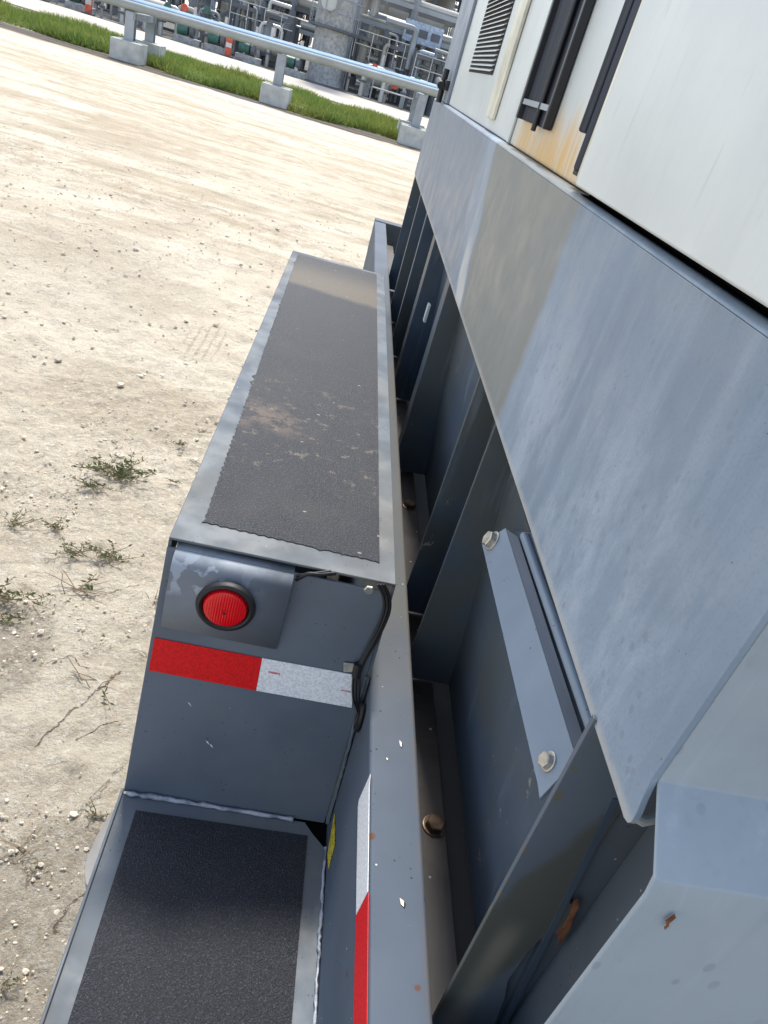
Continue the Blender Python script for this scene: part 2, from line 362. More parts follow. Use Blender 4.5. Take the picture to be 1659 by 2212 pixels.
# dust crust: fine pale and brown mottling close to the trailer
nr = n.ramp(y, 2.2, 4.0, 1, .35)
c = n.mix(n.math('MULTIPLY', n.math('MULTIPLY', n.ramp(n.noise(85, 6, .8, off=(4, 0, 2)), .50, .62), nr), .38), c, (.42, .34, .25))
c = n.mix(n.math('MULTIPLY', n.math('MULTIPLY', n.ramp(n.noise(48, 6, .8, off=(0, 6, 2)), .50, .64), nr), .7), c, (.92, .86, .74))
# named drying cracks that run from the dirt toward the trailer
wx = n.math('ADD', x_, n.math('MULTIPLY', n.math('SUBTRACT', n.noise(22, 5, .7), .5), .045)); wy = n.math('ADD', y, n.math('MULTIPLY', n.math('SUBTRACT', n.noise(22, 5, .7, off=(7, 7, 0)), .5), .045))
crack = None
for (x0, y0, x1, y1, wd) in CRACKS:
    dx, dy = x1-x0, y1-y0; L2 = dx*dx+dy*dy
    t = n.math('ADD', n.math('MULTIPLY', n.math('SUBTRACT', wx, x0), dx/L2), n.math('MULTIPLY', n.math('SUBTRACT', wy, y0), dy/L2))
    tc = n.math('MINIMUM', n.math('MAXIMUM', t, 0.0), 1.0)
    ex = n.math('SUBTRACT', n.math('SUBTRACT', wx, x0), n.math('MULTIPLY', tc, dx)); ey = n.math('SUBTRACT', n.math('SUBTRACT', wy, y0), n.math('MULTIPLY', tc, dy))
    d = n.math('SQRT', n.math('ADD', n.math('MULTIPLY', ex, ex), n.math('MULTIPLY', ey, ey)))
    m_ = n.ramp(d, wd*.3, wd, 1, 0)
    crack = m_ if crack is None else n.math('MAXIMUM', crack, m_)
crack = n.math('MULTIPLY', crack, n.ramp(n.noise(30, 4, .7, off=(1, 2, 3)), .36, .5))
c = n.mix(n.math('MULTIPLY', crack, .75), c, (.19, .14, .10))
tread = n.math('MULTIPLY', n.ramp(n.math('SINE', n.math('MULTIPLY', wx, 140.0)), .2, .8), blob(-.56, 3.9, .11, .3, .15, 6))
c = n.mix(n.math('MULTIPLY', tread, .4), c, (.36, .29, .20))
rut = n.math('SINE', n.math('ADD', n.math('MULTIPLY', n.math('ADD', y, n.math('MULTIPLY', x_, .35)), 2.6), n.math('MULTIPLY', n.noise(.35, 3), 7.0)))
c = n.mix(n.math('MULTIPLY', n.math('MULTIPLY', n.ramp(rut, .3, .9), n.ramp(n.noise(5, 6, .75, off=(8, 0, 0)), .4, .62)), n.ramp(y, 3.5, 6, 0, .75)), c, (.46, .375, .265))
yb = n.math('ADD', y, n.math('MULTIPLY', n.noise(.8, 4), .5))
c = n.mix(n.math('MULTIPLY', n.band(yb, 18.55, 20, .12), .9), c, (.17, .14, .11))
n.col(c)
hb = n.math('ADD', n.noise(30, 9, .78), n.math('MULTIPLY', n.noise(7, 6, .65), 1.2))
hb = n.math('SUBTRACT', n.math('ADD', hb, n.math('MULTIPLY', n.math('MULTIPLY', rocky, n.noise(80, 6, .8)), .9)), n.math('ADD', n.math('MULTIPLY', crk, .25), n.math('MULTIPLY', crack, .6)))
n.bump(hb, 1.0, .030); PD['ground'] = n.m
PD['peb'] = simple('limestone_pebbles', (.58, .51, .41), .9, var=.3, sc=25, bump=.4)
PD['apron'] = simple('concrete_apron', (.50, .45, .38), .9, var=.12, sc=2)
PD['plantfloor'] = simple('plant_yard_gravel', (.10, .10, .095), .9, var=.3, sc=1)
PD['concrete'] = simple('cast_concrete', (.52, .52, .49), .85, var=.15, sc=5, bump=.3, bsc=40)
PD['galv'] = simple('galvanised_steel', (.30, .33, .36), .45, .3, var=.15, sc=3)
PD['pipe'] = simple('painted_pipe', (.33, .35, .33), .75, .1, var=.1, sc=3)
PD['pipeblue'] = simple('pale_blue_pipe', (.27, .40, .54), .75, .1, var=.1, sc=3)
def leafmat(name, a, b, sc):
    n = NT(name, .6, 0, .2)
    i = n.t.nodes.new('ShaderNodeNewGeometry').outputs['Random Per Island']
    c = n.mix(i, a, b); c = n.mix(n.math('MULTIPLY', n.ramp(n.noise(sc, 5, .7), .42, .64), .75), c, tuple(Vector(a)*1.0+Vector((.16, .09, .03))))
    n.col(c); tr = n.t.nodes.new('ShaderNodeBsdfTranslucent'); n.t.links.new(c, tr.inputs[0]); mx = n.t.nodes.new('ShaderNodeMixShader'); mx.inputs[0].default_value = .45
    out = n.t.nodes['Material Output']; n.t.links.new(n.b.outputs[0], mx.inputs[1]); n.t.links.new(tr.outputs[0], mx.inputs[2]); n.t.links.new(mx.outputs[0], out.inputs[0])
    return n.m
PD['grass'] = leafmat('verge_grass', (.11, .19, .035), (.25, .32, .09), .7)
PD['weed'] = leafmat('weed_leaf', (.075, .115, .05), (.14, .18, .085), 9)
PD['stem'] = simple('dry_stem', (.22, .17, .11), .8)

# ================================================================== SETTING
def ground():
    def axis(lo, hi, c0, c1, d0, g):
        a = list(np.arange(c0, c1, d0)); st = d0; v = c1
        while v < hi: a.append(v); st *= g; v += st
        a.append(hi); st = d0; v = c0 - d0; b = []
        while v > lo: b.append(v); st *= g; v -= st
        b.append(lo); return b[::-1] + a
    xs = axis(-2500, 2500, -1.5, -.1, .012, 1.07); ys = axis(-200, 4000, .5, 3.2, .012, 1.035)
    nx, ny = len(xs), len(ys); vs = []
    for yy in ys:
        for xx in xs:
            h = 0.0
            if abs(xx) < 40 and yy < 18.5:
                p = Vector((xx, yy, 0))
                h = (mnoise.noise(p*.9)*.02 + mnoise.noise(p*4)*.010)
                if yy < 7 and xx > -5:
                    h += mnoise.turbulence(p*11, 5, False)*.013 - .006
                    ro = max(0, 1-((xx+.22)/.28)**2-((yy-.80)/.32)**2)
                    h += abs(mnoise.noise(p*38))*.016*ro + abs(mnoise.noise(p*17+Vector((5, 0, 0))))*.014*ro
                    h += max(0, mnoise.noise(p*24+Vector((3, 1, 0))) - .25)*.016
            elif yy < 26 and abs(xx) < 200: h = .0
            vs.append((xx, yy, h))
    i = np.arange(nx*ny).reshape(ny, nx)
    fs = np.stack([i[:-1, :-1], i[:-1, 1:], i[1:, 1:], i[1:, :-1]], -1).reshape(-1, 4)
    me = bpy.data.meshes.new('ground'); me.from_pydata(vs, [], fs.tolist()); me.materials.append(PD['ground'])
    for p in me.polygons: p.use_smooth = True
    o = bpy.data.objects.new('ground', me); C.objects.link(o); tag(o, kind='structure')
ground()
tag(MB().slab([(-60, 26.5, .006), (30, 26.5, .006), (30, 33.3, .006), (-60, 33.3, .006)], (0, 0, .03)).build('pavement', PD['apron']), kind='structure')
tag(MB().slab([(-90, 33.3, .004), (90, 33.3, .004), (90, 160, .004), (-90, 160, .004)], (0, 0, .02)).build('yard', PD['plantfloor']), kind='structure')

def raw(name, vs, fs, m):
    me = bpy.data.meshes.new(name); me.from_pydata(vs, [], fs); me.materials.append(m)
    o = bpy.data.objects.new(name, me); C.objects.link(o); return o
def grass():
    rs = np.random.RandomState(3); N = 190000
    x = rs.uniform(-24, 5, N); y = rs.uniform(19.4, 25.2, N)
    y += .35*np.sin(x*.7)+.25*np.sin(x*2.3+1)
    den = np.array([mnoise.noise(Vector((a*.8, b*.8, 1.3))) for a, b in zip(x, y)])
    keep = den + rs.uniform(-.5, .5, N) > -.22; x, y, den = x[keep], y[keep], den[keep]; N = len(x)
    h = rs.uniform(.05, .20, N)*(1+1.1*den); wd = rs.uniform(.008, .02, N)
    a = rs.uniform(0, 6.28, N); lx, ly = rs.normal(0, .10, N), rs.normal(0, .10, N)
    dx, dy = np.cos(a)*wd, np.sin(a)*wd
    P0 = np.stack([x-dx, y-dy, np.zeros(N)], 1); P1 = np.stack([x+dx, y+dy, np.zeros(N)], 1); P2 = np.stack([x+lx, y+ly, h], 1)
    V = np.stack([P0, P1, P2], 1).reshape(-1, 3); F = np.arange(3*N).reshape(-1, 3)
    tag(raw('grass_verge', V.tolist(), F.tolist(), PD['grass']), 'strip of uncut green grass behind the pipe supports', 'grass', kind='stuff')
grass()
def pebbles():
    rs = np.random.RandomState(5); vs = []; fs = []
    bm = bmesh.new(); bmesh.ops.create_icosphere(bm, subdivisions=1, radius=1); bv = np.array([v.co[:] for v in bm.verts]); bf = [[v.index for v in f.verts] for f in bm.faces]; bm.free()
    for k in range(12000):
        near = rs.rand() < .75
        X = rs.uniform(-1.3, -.15) if near else rs.uniform(-5, .3); Y = rs.uniform(.4, 2.8) if near else rs.uniform(2.5, 9)
        if near and rs.rand() > .06+.9*(mnoise.noise(Vector((X*2.2, Y*2.2, 0))) > .15) and not (Y < 1.05 and X > -.42): continue
        s = (rs.gamma(1.5, .0009)+.0007) if near else rs.gamma(2, .0018)+.002
        if Y < 1.05 and rs.rand() < .015: s *= 2.2
        p = bv*(1+rs.uniform(-.3, .3, (len(bv), 1)))*np.array([s*rs.uniform(.8, 1.5), s*rs.uniform(.8, 1.4), s*.7])
        z0 = (mnoise.noise(Vector((X, Y, 0))*.9)*.02 + mnoise.noise(Vector((X, Y, 0))*4)*.010) + s*.2
        n0 = len(vs); vs += (p+np.array([X, Y, z0])).tolist(); fs += [[i+n0 for i in f] for f in bf]
    tag(raw('gravel', vs, fs, PD['peb']), 'loose pale limestone chips scattered over the dirt lot', 'gravel', kind='stuff')
pebbles()

# weeds -------------------------------------------------------------
def weed(px, py, size, nst, label, seed, dry=False):
    rd = random.Random(seed); b = at(px, py, Z=.0); b.z = 0
    root = thing('weed', b, label, 'weed', 'weeds growing in the dirt')
    st = MB(); lf = MB()
    for k in range(nst):
        a = rd.uniform(0, 6.28); L = size*rd.uniform(.4, 1.0); up = rd.uniform(.15, .8); o0 = Vector((rd.gauss(0, size*.18), rd.gauss(0, size*.1), 0))
        pts = [b+o0+Vector((math.cos(a)*L*t+rd.gauss(0, .004), math.sin(a)*L*t*.6+rd.gauss(0, .004), .006+up*L*t*(1.1-.5*t))) for t in (0, .33, .66, 1)]
        st.tube(pts, [.0014, .0012, .001, .0006], 4)
        if dry and rd.random() < .6: continue
        for j in range(10):
            t = rd.uniform(.15, 1)*3; i = min(2, int(t)); p = pts[i].lerp(pts[i+1], t-i)
            d = Vector((rd.gauss(0, 1), rd.gauss(0, 1), rd.uniform(-.1, .9))).normalized(); l = size*rd.uniform(.07, .19); wv = d.orthogonal().normalized()*l*rd.uniform(.10, .2)
            lf.add([p, p+d*l*.5+wv, p+d*l, p+d*l*.5-wv], [(0, 1, 2, 3)])
    st.build('stem', PD['stem'], root); 
    if lf.v: lf.build('leaves', PD['weed'], root)
WL = [(255, 1030, .145, 34, 'largest green weed clump on the dirt left of the long grip taped fender', 1),
      (195, 1055, .09, 12, 'pale green sprig at the left foot of the largest weed clump', 2),
      (36, 1135, .075, 12, 'small weed by the left edge of the picture, level with the fender corner', 3),
      (117, 1143, .07, 12, 'compact round weed between the left edge and the fender corner', 4),
      (160, 1198, .08, 14, 'bushy weed at the left end of the spreading runner weeds', 5),
      (225, 1205, .10, 16, 'flat spreading greyish weed just left of the marker lamp bracket', 6),
      (385, 963, .055, 10, 'dark little weed close to the long fender edge', 7),
      (435, 938, .035, 6, 'tiniest weed sprig almost touching the long fender edge', 8),
      (374, 1043, .04, 9, 'lone round green tuft between the big clump and the fender', 9),
      (20, 1296, .11, 18, 'leafy weed cut by the left edge of the picture, upper one of two', 10),
      (10, 1340, .08, 12, 'leafy weed cut by the left edge of the picture, lower one of two', 11),
      (212, 1768, .045, 8, 'small bright green grass tuft beside the lower step corner', 14),
      (8, 2128, .05, 8, 'green sprig at the bottom left edge of the picture', 15)]
for a in WL: weed(*a)
weed(170, 1280, .13, 12, 'brownish straggling weed runner left of the red marker lamp', 12, True)
weed(330, 1300, .07, 6, 'thin pale sprig right beside the fender face under the lamp bracket', 13, True)
weed(200, 1480, .14, 5, 'bare dry twigs lying on the dirt left of the reflective tape', 16, True)
weed(60, 1860, .08, 5, 'dry twig scrap on the dirt left of the lower step', 17, True)

# ================================================================== TRAILER
TR = thing('trailer', (.05, 1.5, 0), 'dark grey steel utility trailer with stepped fenders and black grip tape carrying the machine', 'trailer')
XL, XR = -.122, .178; ZT = .933; ZR = .791; ZS = .543
# rail
rail = MB().box(XR, .240, -.9, 4.12, .47, ZR).build('frame_rail', PD['rail'], TR, .005, 3)
MB().box(.18, .62, 4.125, 4.20, .62, ZR+.004).build('end_crossmember', PD['rail'], TR, .005, 2)
MB().tube([(XR+.03, 4.123, ZR-.10), (XR+.03, 4.123, ZR-.03)], .004, 6).build('bolt', PD['rustbolt'], TR)
MB().box(.243, .303, -.5, 4.12, .655, .70).build('deck_channel', PD['channel'], TR, .002, 2)
MB().box(.305, 1.9, -.5, 4.12, .60, .668).build('deck', PD['dark'], TR)
MB().box(1.92, 1.98, -.9, 4.12, .47, ZR).build('frame_rail', PD['rail'], TR, .005, 3)
# fender
def face_y(z): return .779 - (.930 - z)*.2155   # front face leans toward the camera at its foot
fen = thing('tmp', (0, 0, 0), 'x', 'x'); bpy.data.objects.remove(fen)
m = MB()
m.box(XL, XR-.002, .783, 2.417, ZT-.004, ZT)
fender = m.build('fender', PD['fender'], TR, .0015, 2)
def sub(m, name, mat, par, **k): return m.build(name, mat, par, **k)
sub(MB().box(XL, XL+.004, .783, 2.417, ZT-.045, ZT-.005), 'side_flange', PD['fender'], fender)
sub(MB().slab([(XR-.006, .783, ZT-.005), (XR-.006, 2.417, ZT-.005), (XR-.006, 2.50, .60), (XR-.006, .69, .55)], (.004, 0, 0)), 'inner_flange', PD['fender'], fender)
sub(MB().slab([(XL, face_y(ZT-.01), ZT-.012), (XR-.007, face_y(ZT-.01), ZT-.012), (XR-.007, face_y(ZS), ZS), (XL, face_y(ZS), ZS)], (0, .004, 0)), 'front_panel', PD['trailer'], fender, bevel=.001)
sub(MB().slab([(XL, 2.41, ZT-.005), (XR-.007, 2.41, ZT-.005), (XR-.007, 2.52, ZS), (XL, 2.52, ZS)], (0, .004, 0)), 'rear_panel', PD['trailer'], fender)
# upper grip tape with pinked left and front edges
rd = random.Random(2)
def zig(a, b, step, amp, nrm):
    a, b, nrm = Vector(a), Vector(b), Vector(nrm); L = (b-a).length; k = int(L/step); r = []
    for i in range(k):
        t = i/k; tt = (i+.5)/k
        big = -math.copysign(.006, amp) if rd.random() < .035 else 0
        r += [a.lerp(b, t)+nrm*(amp*rd.uniform(.0, .5)), a.lerp(b, tt)+nrm*(amp*rd.uniform(.5, 1.2)+big)]
    return r
z0 = ZT+.0004
pts = [(.150, 2.395, z0), (-.104, 2.385, z0)] + zig((-.104, 2.385, z0), (-.090, .832, z0), .015, -.0036, (-1, 0, 0)) + zig((-.090, .829, z0), (.153, .823, z0), .0125, .0026, (0, 1, 0)) + [(.153, .823, z0)]
tape_up = MB().slab([Vector(p) for p in pts], (0, 0, .0009)).build('grip_tape', PD['grip_old'], fender)
tape_up['label'] = 'long worn dusty grip tape'
# reflective tape on the leaning front face
def face(px, py, off=.001):
    p = at(px, py, Y=.74)
    for _ in range(12): p = at(px, py, Y=face_y(p.z)-off)
    return p
nrm = Vector((0, .0008, 0))
def facepatch(name, pix, mat, off=.0014, par=None): 
    return MB().slab([face(*q, off=off) for q in pix], nrm).build(name, mat, par or fender)
def clampx(p): return p
facepatch('red_reflective_tape', [(334, 1378), (566, 1422), (553, 1492), (321, 1448)], PD['tred'])
facepatch('white_reflective_tape', [(566.5, 1422), (764, 1458), (760, 1529), (553.5, 1492)], PD['twhite'])
# tiny certification print on the tapes
def printing(pix, par, mat, h=4, fn=face):
    mb = MB(); (x0, y0), (x1, y1) = pix; k = 9; r2 = random.Random(int(x0))
    for i in range(k):
        t = i/k; xa, ya = x0+(x1-x0)*t, y0+(y1-y0)*t; wdt = (x1-x0)/k*.6; dy = (y1-y0)/k*.6
        hh = h*r2.uniform(.5, 1)
        mb.slab([fn(xa, ya, off=.0022), fn(xa+wdt, ya+dy, off=.0022), fn(xa+wdt-.5, ya+dy+hh, off=.0022), fn(xa-.5, ya+hh, off=.0022)], (0, .0004, 0))
    mb.build('certification_print', mat, par)
printing([(580, 1450), (606, 1455)], fender, PD['tred2'], 4); printing([(737, 1490), (758, 1494)], fender, PD['tred2'], 3)
# marker lamp bracket
YB = .742
def br(px, py): return at(px, py, Y=YB)
q = [br(376, 1192), br(633, 1244), br(598, 1398), br(349, 1345)]
bracket = MB()
prof = []
L0, R0, R1, L1 = q
# bent plate: front leaf, rounded bend at its top, top leaf running back under the fender top
for (xt, xb) in ((-.111, -.112), (.042, .042)):
    row = [Vector((xb, .751, .812 if xb < 0 else .811)), Vector((xb, .753, .86)), Vector((xt, .755, .898))]
    for a in range(15, 76, 15):
        r = .022; ang = math.radians(a)
        row.append(Vector((xt, .755 + r*(1-math.cos(ang)), .898 + r*math.sin(ang))))
    row.append(Vector((xt, .80, .926))); prof.append(row)
k = len(prof[0]); vs = prof[0]+prof[1]; fs = [(i, i+1, k+i+1, k+i) for i in range(k-1)]
bo = MB().add(vs, fs).build('lamp_bracket', PD['bracket'], TR, smooth=True, ang=60)
sm = bo.modifiers.new('solid', 'SOLIDIFY'); sm.thickness = .003; sm.offset = -1
# lamp
lc = at(489, 1305, Y=.752); lc.y = .7515
lamp = MB().lathe([(.0355, 0), (.0375, -.001), (.0385, -.005), (.037, -.009), (.033, -.0105), (.0300, -.0085), (.0295, -.003), (.028, -.001)], lc, (0, 1, 0), 48).build('marker_lamp', PD['black'], TR, smooth=True)
MB().lathe([(.0288, -.002), (.0285, -.0085), (.027, -.0115), (.022, -.0130), (.012, -.0136), (.003, -.0138), (.002, -.0125), (.0015, -.0125)], lc, (0, 1, 0), 48).build('lens', PD['lens'], lamp, smooth=True)
MB().lathe([(.0022, -.0139), (.0018, -.0146), (.0005, -.0147)], lc+Vector((0, 0, -.004)), (0, 1, 0), 10).build('lens_dot', PD['black'], lamp)
# hex bolts
def hexbolt(mb, c, ax, af=.019, h=.009, washer=True):
    ax = Vector(ax).normalized(); u = ax.orthogonal().normalized(); b = ax.cross(u); r = af/2/math.cos(math.pi/6)
    if washer: mb.lathe([(af*.72, 0), (af*.72, .0018), (af*.66, .0022)], c, ax, 24)
    ring = lambda rr, hh: [Vector(c)+ax*hh+(u*math.cos(math.pi/3*i+.3)+b*math.sin(math.pi/3*i+.3))*rr for i in range(6)]
    a, d, e = ring(r, .002), ring(r, h-.0012), ring(r*.86, h)
    fs = [tuple(range(12, 18))] + [(i, (i+1) % 6, 6+(i+1) % 6, 6+i) for i in range(6)] + [(6+i, 6+(i+1) % 6, 12+(i+1) % 6, 12+i) for i in range(6)]
    mb.add(a+d+e, fs)
c1 = face(797, 1272); mb = MB(); hexbolt(mb, c1, (0, -1, 0), .012, .005, False); mb.build('bolt', PD['zinc'], TR, smooth=False)
for fx, fy in ((938, 1783), (884, 1092)):
    p = at(fx, fy, Z=.702); p.z = .7003; mb = MB(); hexbolt(mb, p, (.05, -.05, 1), .022, .011); mb.build('bolt', PD['rustbolt'], TR)
# wiring
def bez(pts, n=8):
    out = []; P_ = [pts[0]]+list(pts)+[pts[-1]]
    for i in range(1, len(P_)-2):
        a, b, c, d = P_[i-1], P_[i], P_[i+1], P_[i+2]
        for k in range(n):
            t = k/n; out.append(.5*((2*b)+(c-a)*t+(2*a-5*b+4*c-d)*t*t+(3*b-a-3*c+d)*t*t*t))
    out.append(pts[-1]); return out
cable = MB()
for dx, off in ((0, .008), (7, .009), (13, .007)):
    pth = [(816+dx, 1262), (829+dx*.9, 1290), (828+dx*.9, 1325), (806+dx*.8, 1378), (784+dx*.6, 1420), (768+dx*.7, 1452)]
    cable.tube(bez([face(*q, off=off) for q in pth]), .0022, 8)
for dx in (0, 6, 12):
    cable.tube(bez([face(764+dx, 1455, off=.007), face(762+dx*1.2, 1480, off=.009), face(763+dx, 1510, off=.010), face(770+dx*.6, 1528, off=.008), face(776+dx*.2, 1550, off=.004)]), .0016, 8)
cable.tube(bez([face(640, 1252, off=-.002), face(665, 1240, off=.004), face(690, 1241, off=.002), face(725, 1238, off=-.003)]), .0028, 8)
cable.tube(bez([face(640, 1243, off=-.002), face(670, 1240, off=.003), face(715, 1234, off=-.003)]), .0022, 8)
cb = cable.build('wiring_cable', PD['black'], TR, smooth=True, ang=60)
MB().tube([face(774, 1434, off=.008), face(769, 1462, off=.008)], .0062, 12).build('cable_clamp', PD['black'], cb, smooth=True)
MB().slab([face(742, 1432, off=.004), face(768, 1435, off=.004), face(764, 1452, off=.004), face(742, 1452, off=.004)], (0, .0015, 0)).build('clamp_tab', PD['zinc'], cb, .0005)
# rubber grommet where the wires enter the rail side
g = at(778, 1550, X=XR-.003); gm = MB()
ring = [Vector((XR-.004, g.y+.013*math.cos(a), g.z+.021*math.sin(a))) for a in [2*math.pi*i/24 for i in range(25)]]
gm.tube(ring, .0035, 8, cap=False); gm.slab(ring[:-1], (.003, 0, 0)); gm.build('wire_grommet', PD['black'], TR, smooth=True, ang=50)
# welds
def wob(pts, r, name, mat, par, seed, sc=1.0):
    rr = random.Random(seed); P_ = bez(pts, 14)
    MB().tube([p+Vector((rr.gauss(0, .0006), rr.gauss(0, .0006), rr.gauss(0, .0006))) for p in P_], [r*rr.uniform(.6, 1.35) for _ in P_], 8).build(name, mat, par, smooth=True, ang=70)
ys = face_y(ZS)
wob([Vector((XL+.004, ys-.004, ZS+.003)), Vector((.0, ys-.004, ZS+.003)), Vector((.125, ys-.004, ZS+.003))], .0032, 'weld_bead', PD['weld'], TR, 1)
wob([Vector((XR-.008, face_y(ZR+.01)-.003, ZR+.006)), Vector((XR-.003, face_y(.66)-.003, .66)), Vector((XR-.003, face_y(.56)-.003, .56))], .0022, 'weld_bead', PD['fender'], TR, 2)
wob([Vector((XR-.003, .655, ZS+.002)), Vector((XR-.003, .55, ZS+.002)), Vector((XR-.003, .47, ZS+.002)), Vector((XR-.003, .30, ZS+.002)), Vector((XR-.003, -.1, ZS+.002))], .0021, 'weld_bead', PD['weld'], TR, 3)
# lower step with cut corner
cor = [(XL, -.6, ZS-.005), (XL, ys-.003, ZS-.005), (.142, ys-.003, ZS-.005), (.155, .676, ZS-.005), (XR-.002, .654, ZS-.005), (XR-.002, -.6, ZS-.005)]
step = MB().slab([Vector(c) for c in cor], (0, 0, .005)).build('lower_step', PD['fender'], TR, .001, 2)
MB().box(XL-.004, XL, -.6, ys+.002, ZS-.07, ZS+.005).build('edge_lip', PD['fender'], step, .0015)
MB().slab([(-.0975, .668, ZS+.0006), (.1475, .670, ZS+.0006), (.1520, -.5, ZS+.0006), (-.0975, -.5, ZS+.0006)], (0, 0, .0009)).build('grip_tape', PD['grip_new'], step)
MB().box(.09, XR-.001, .60, .80, ZS-.040, ZS-.012).build('corner_shade', PD['gap'], TR)  # black block added to paint the shade inside the cut corner
# mud flap: curved thin sheet below the step
fl = [(-.128, .845), (-.140, .825), (-.151, .800), (-.159, .772), (-.164, .740), (-.166, .710), (-.163, .685), (-.155, .667), (-.140, .655)]
vs = []
for (a, b) in fl: vs += [Vector((a, b, .352)), Vector((a+.015, b, .20))]
fs = [(2*i, 2*i+1, 2*i+3, 2*i+2) for i in range(len(fl)-1)]
mf = MB().add(vs, fs); mf.slab([Vector((a, b, .350)) for a, b in fl], (0, 0, .003))
mf.build('mud_flap', simple('grey_mud_flap', (.21, .205, .20), .7), TR, smooth=True, ang=50)
# wheels under the fender
for yy in (1.20, 1.98):
    c0 = Vector((.02, yy, .36))
    tyre = MB().lathe([(.20, -.10), (.33, -.10), (.355, -.07), (.36, 0), (.355, .07), (.33, .10), (.20, .10)], c0, (1, 0, 0), 40).build('wheel', PD['black'], TR, smooth=True)
    MB().lathe([(.205, -.06), (.20, -.085), (.17, -.07), (.08, -.06), (.06, -.09), (.02, -.09)], c0, (1, 0, 0), 32).build('rim', PD['galv'], tyre, smooth=True)
# rail side markings
def rs(px, py, off=.0008): return at(px, py, X=XR-off)
def c8(x, y): return ((700+x/3.318)*.8193, (2100+y/3.318)*.8193)
top = c8(918, 0)
def side(name, pix, mat, off=.0012): return MB().slab([rs(*q, off=off) for q in pix], (.0007, 0, 0)).build(name, mat, rail)
side('white_reflective_tape', [(799.5, 1672), (797, 1700), (796, 1800), (794, 1926), (769, 1976), (770, 1900), (773, 1742), (775, 1728), (797, 1678)], PD['twhite'])
e1 = rs(795, 1926, .0012); e0 = rs(768.5, 1977, .0012)
zt, zb = e1.z, e0.z
MB().slab([Vector((e1.x, e1.y-.001, zt)), Vector((e0.x, e0.y-.001, zb)), Vector((e0.x, .12, zb)), Vector((e0.x, .12, zt))], (.0007, 0, 0)).build('red_reflective_tape', PD['tred2'], rail)
side('warning_label', [c8(602, 150), c8(604, 410), c8(548, 632), c8(541, 500)], PD['yellow'], .0016)

def chip(pts, name, par, mat='twhite'): MB().slab(pts, (0, 0, .0006)).build(name, PD[mat], par)
for (px, py, L, w_) in ((865, 1607, .011, .003), (868, 1950, .009, .0045), (836, 1640, .004, .002)):
    p = at(px, py, Z=ZR+.0004); chip([p+Vector((-w_/2, L/2, 0)), p+Vector((w_/2, L*.2, 0)), p+Vector((w_*.4, -L/2, 0)), p+Vector((-w_*.3, -L*.2, 0))], 'paint_chip', rail, 'zinc')
    chip([p+Vector((w_*.5, L*.2, 0)), p+Vector((w_*.9, -L*.1, 0)), p+Vector((w_*.6, -L*.6, 0)), p+Vector((w_*.4, -L/2, 0))], 'chip_edge', rail, 'dark')
for (px, py) in ((455, 1610), (447, 1603), (408, 1520)):
    facepatch('paint_chip', [(px-2, py-3), (px+3, py+1), (px+5, py+6), (px, py+1)], PD['twhite'], off=.0006)

# ================================================================== MACHINE
MC = thing('generator_enclosure', (1.0, 1.7, .70), 'large white and grey steel machine housing bolted on the trailer deck', 'machine enclosure')
XS = .246; Y0, Y1 = .285, 3.2; ZB, ZK = 1.159, 1.427
# skirt with rounded lower hem at the near corner
hem = [(XS, Y0, 1.195)]
hem += [(XS, .2825, 1.181), (XS, .2795, 1.170), (XS, .279, 1.163), (XS, .281, 1.159), (XS, .286, 1.157), (XS, .30, 1.1575), (XS, Y1, ZB), (XS, Y1, ZK), (XS, Y0, ZK)]
sk = MB().slab([Vector(h) for h in hem], (.004, 0, 0)); 
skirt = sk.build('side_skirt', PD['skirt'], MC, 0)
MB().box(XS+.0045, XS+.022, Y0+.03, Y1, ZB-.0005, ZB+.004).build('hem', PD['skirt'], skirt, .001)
# rounded top edge and shelf
pr = [(XS+.0005, ZK+.0003)]
for a in range(0, 91, 15): pr.append((XS+.012-.012*math.cos(math.radians(a)), ZK+.0005+.006*math.sin(math.radians(a))))
pr.append((XS+.12, ZK+.0065))
vs = [Vector((a, yy, b)) for yy in (Y0+.001, Y1) for a, b in pr]; k = len(pr)
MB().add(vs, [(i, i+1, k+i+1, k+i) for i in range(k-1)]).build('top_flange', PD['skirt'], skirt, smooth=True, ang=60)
# folded front: upright, flare, lower panel
pf = [(Y0, ZK), (Y0, 1.195), (.2445, 1.160), (.242, 1.147), (.2395, .72)]
def fold(mb, x0, x1, th=.004):
    k = len(pf); vs = [Vector((x, y, z)) for x in (x0, x1) for y, z in pf]+[Vector((x, y+th, z)) for x in (x0, x1) for y, z in pf]
    fs = [(i, i+1, k+i+1, k+i) for i in range(k-1)]+[(2*k+i, 3*k+i, 3*k+i+1, 2*k+i+1) for i in range(k-1)]
    fs += [(i, 2*k+i, 2*k+i+1, i+1) for i in range(k-1)]
    return mb.add(vs, fs)
fold(MB(), XS+.0045, 1.9).build('front_panel', PD['front'], MC, .008, 5)
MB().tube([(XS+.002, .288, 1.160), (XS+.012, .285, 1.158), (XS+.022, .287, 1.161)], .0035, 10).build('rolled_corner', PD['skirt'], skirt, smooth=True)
for (px, py, L) in ((1448, 1988, .006), (1440, 2003, .003)):
    p = at(px, py, Y=.2392); MB().slab([p+Vector((0, 0, L)), p+Vector((L*.35, 0, L*.5)), p+Vector((L*.1, 0, -L)), p+Vector((-L*.35, 0, -L*.3))], (0, .0006, 0)).build('rust_spot', PD['rust'], MC)
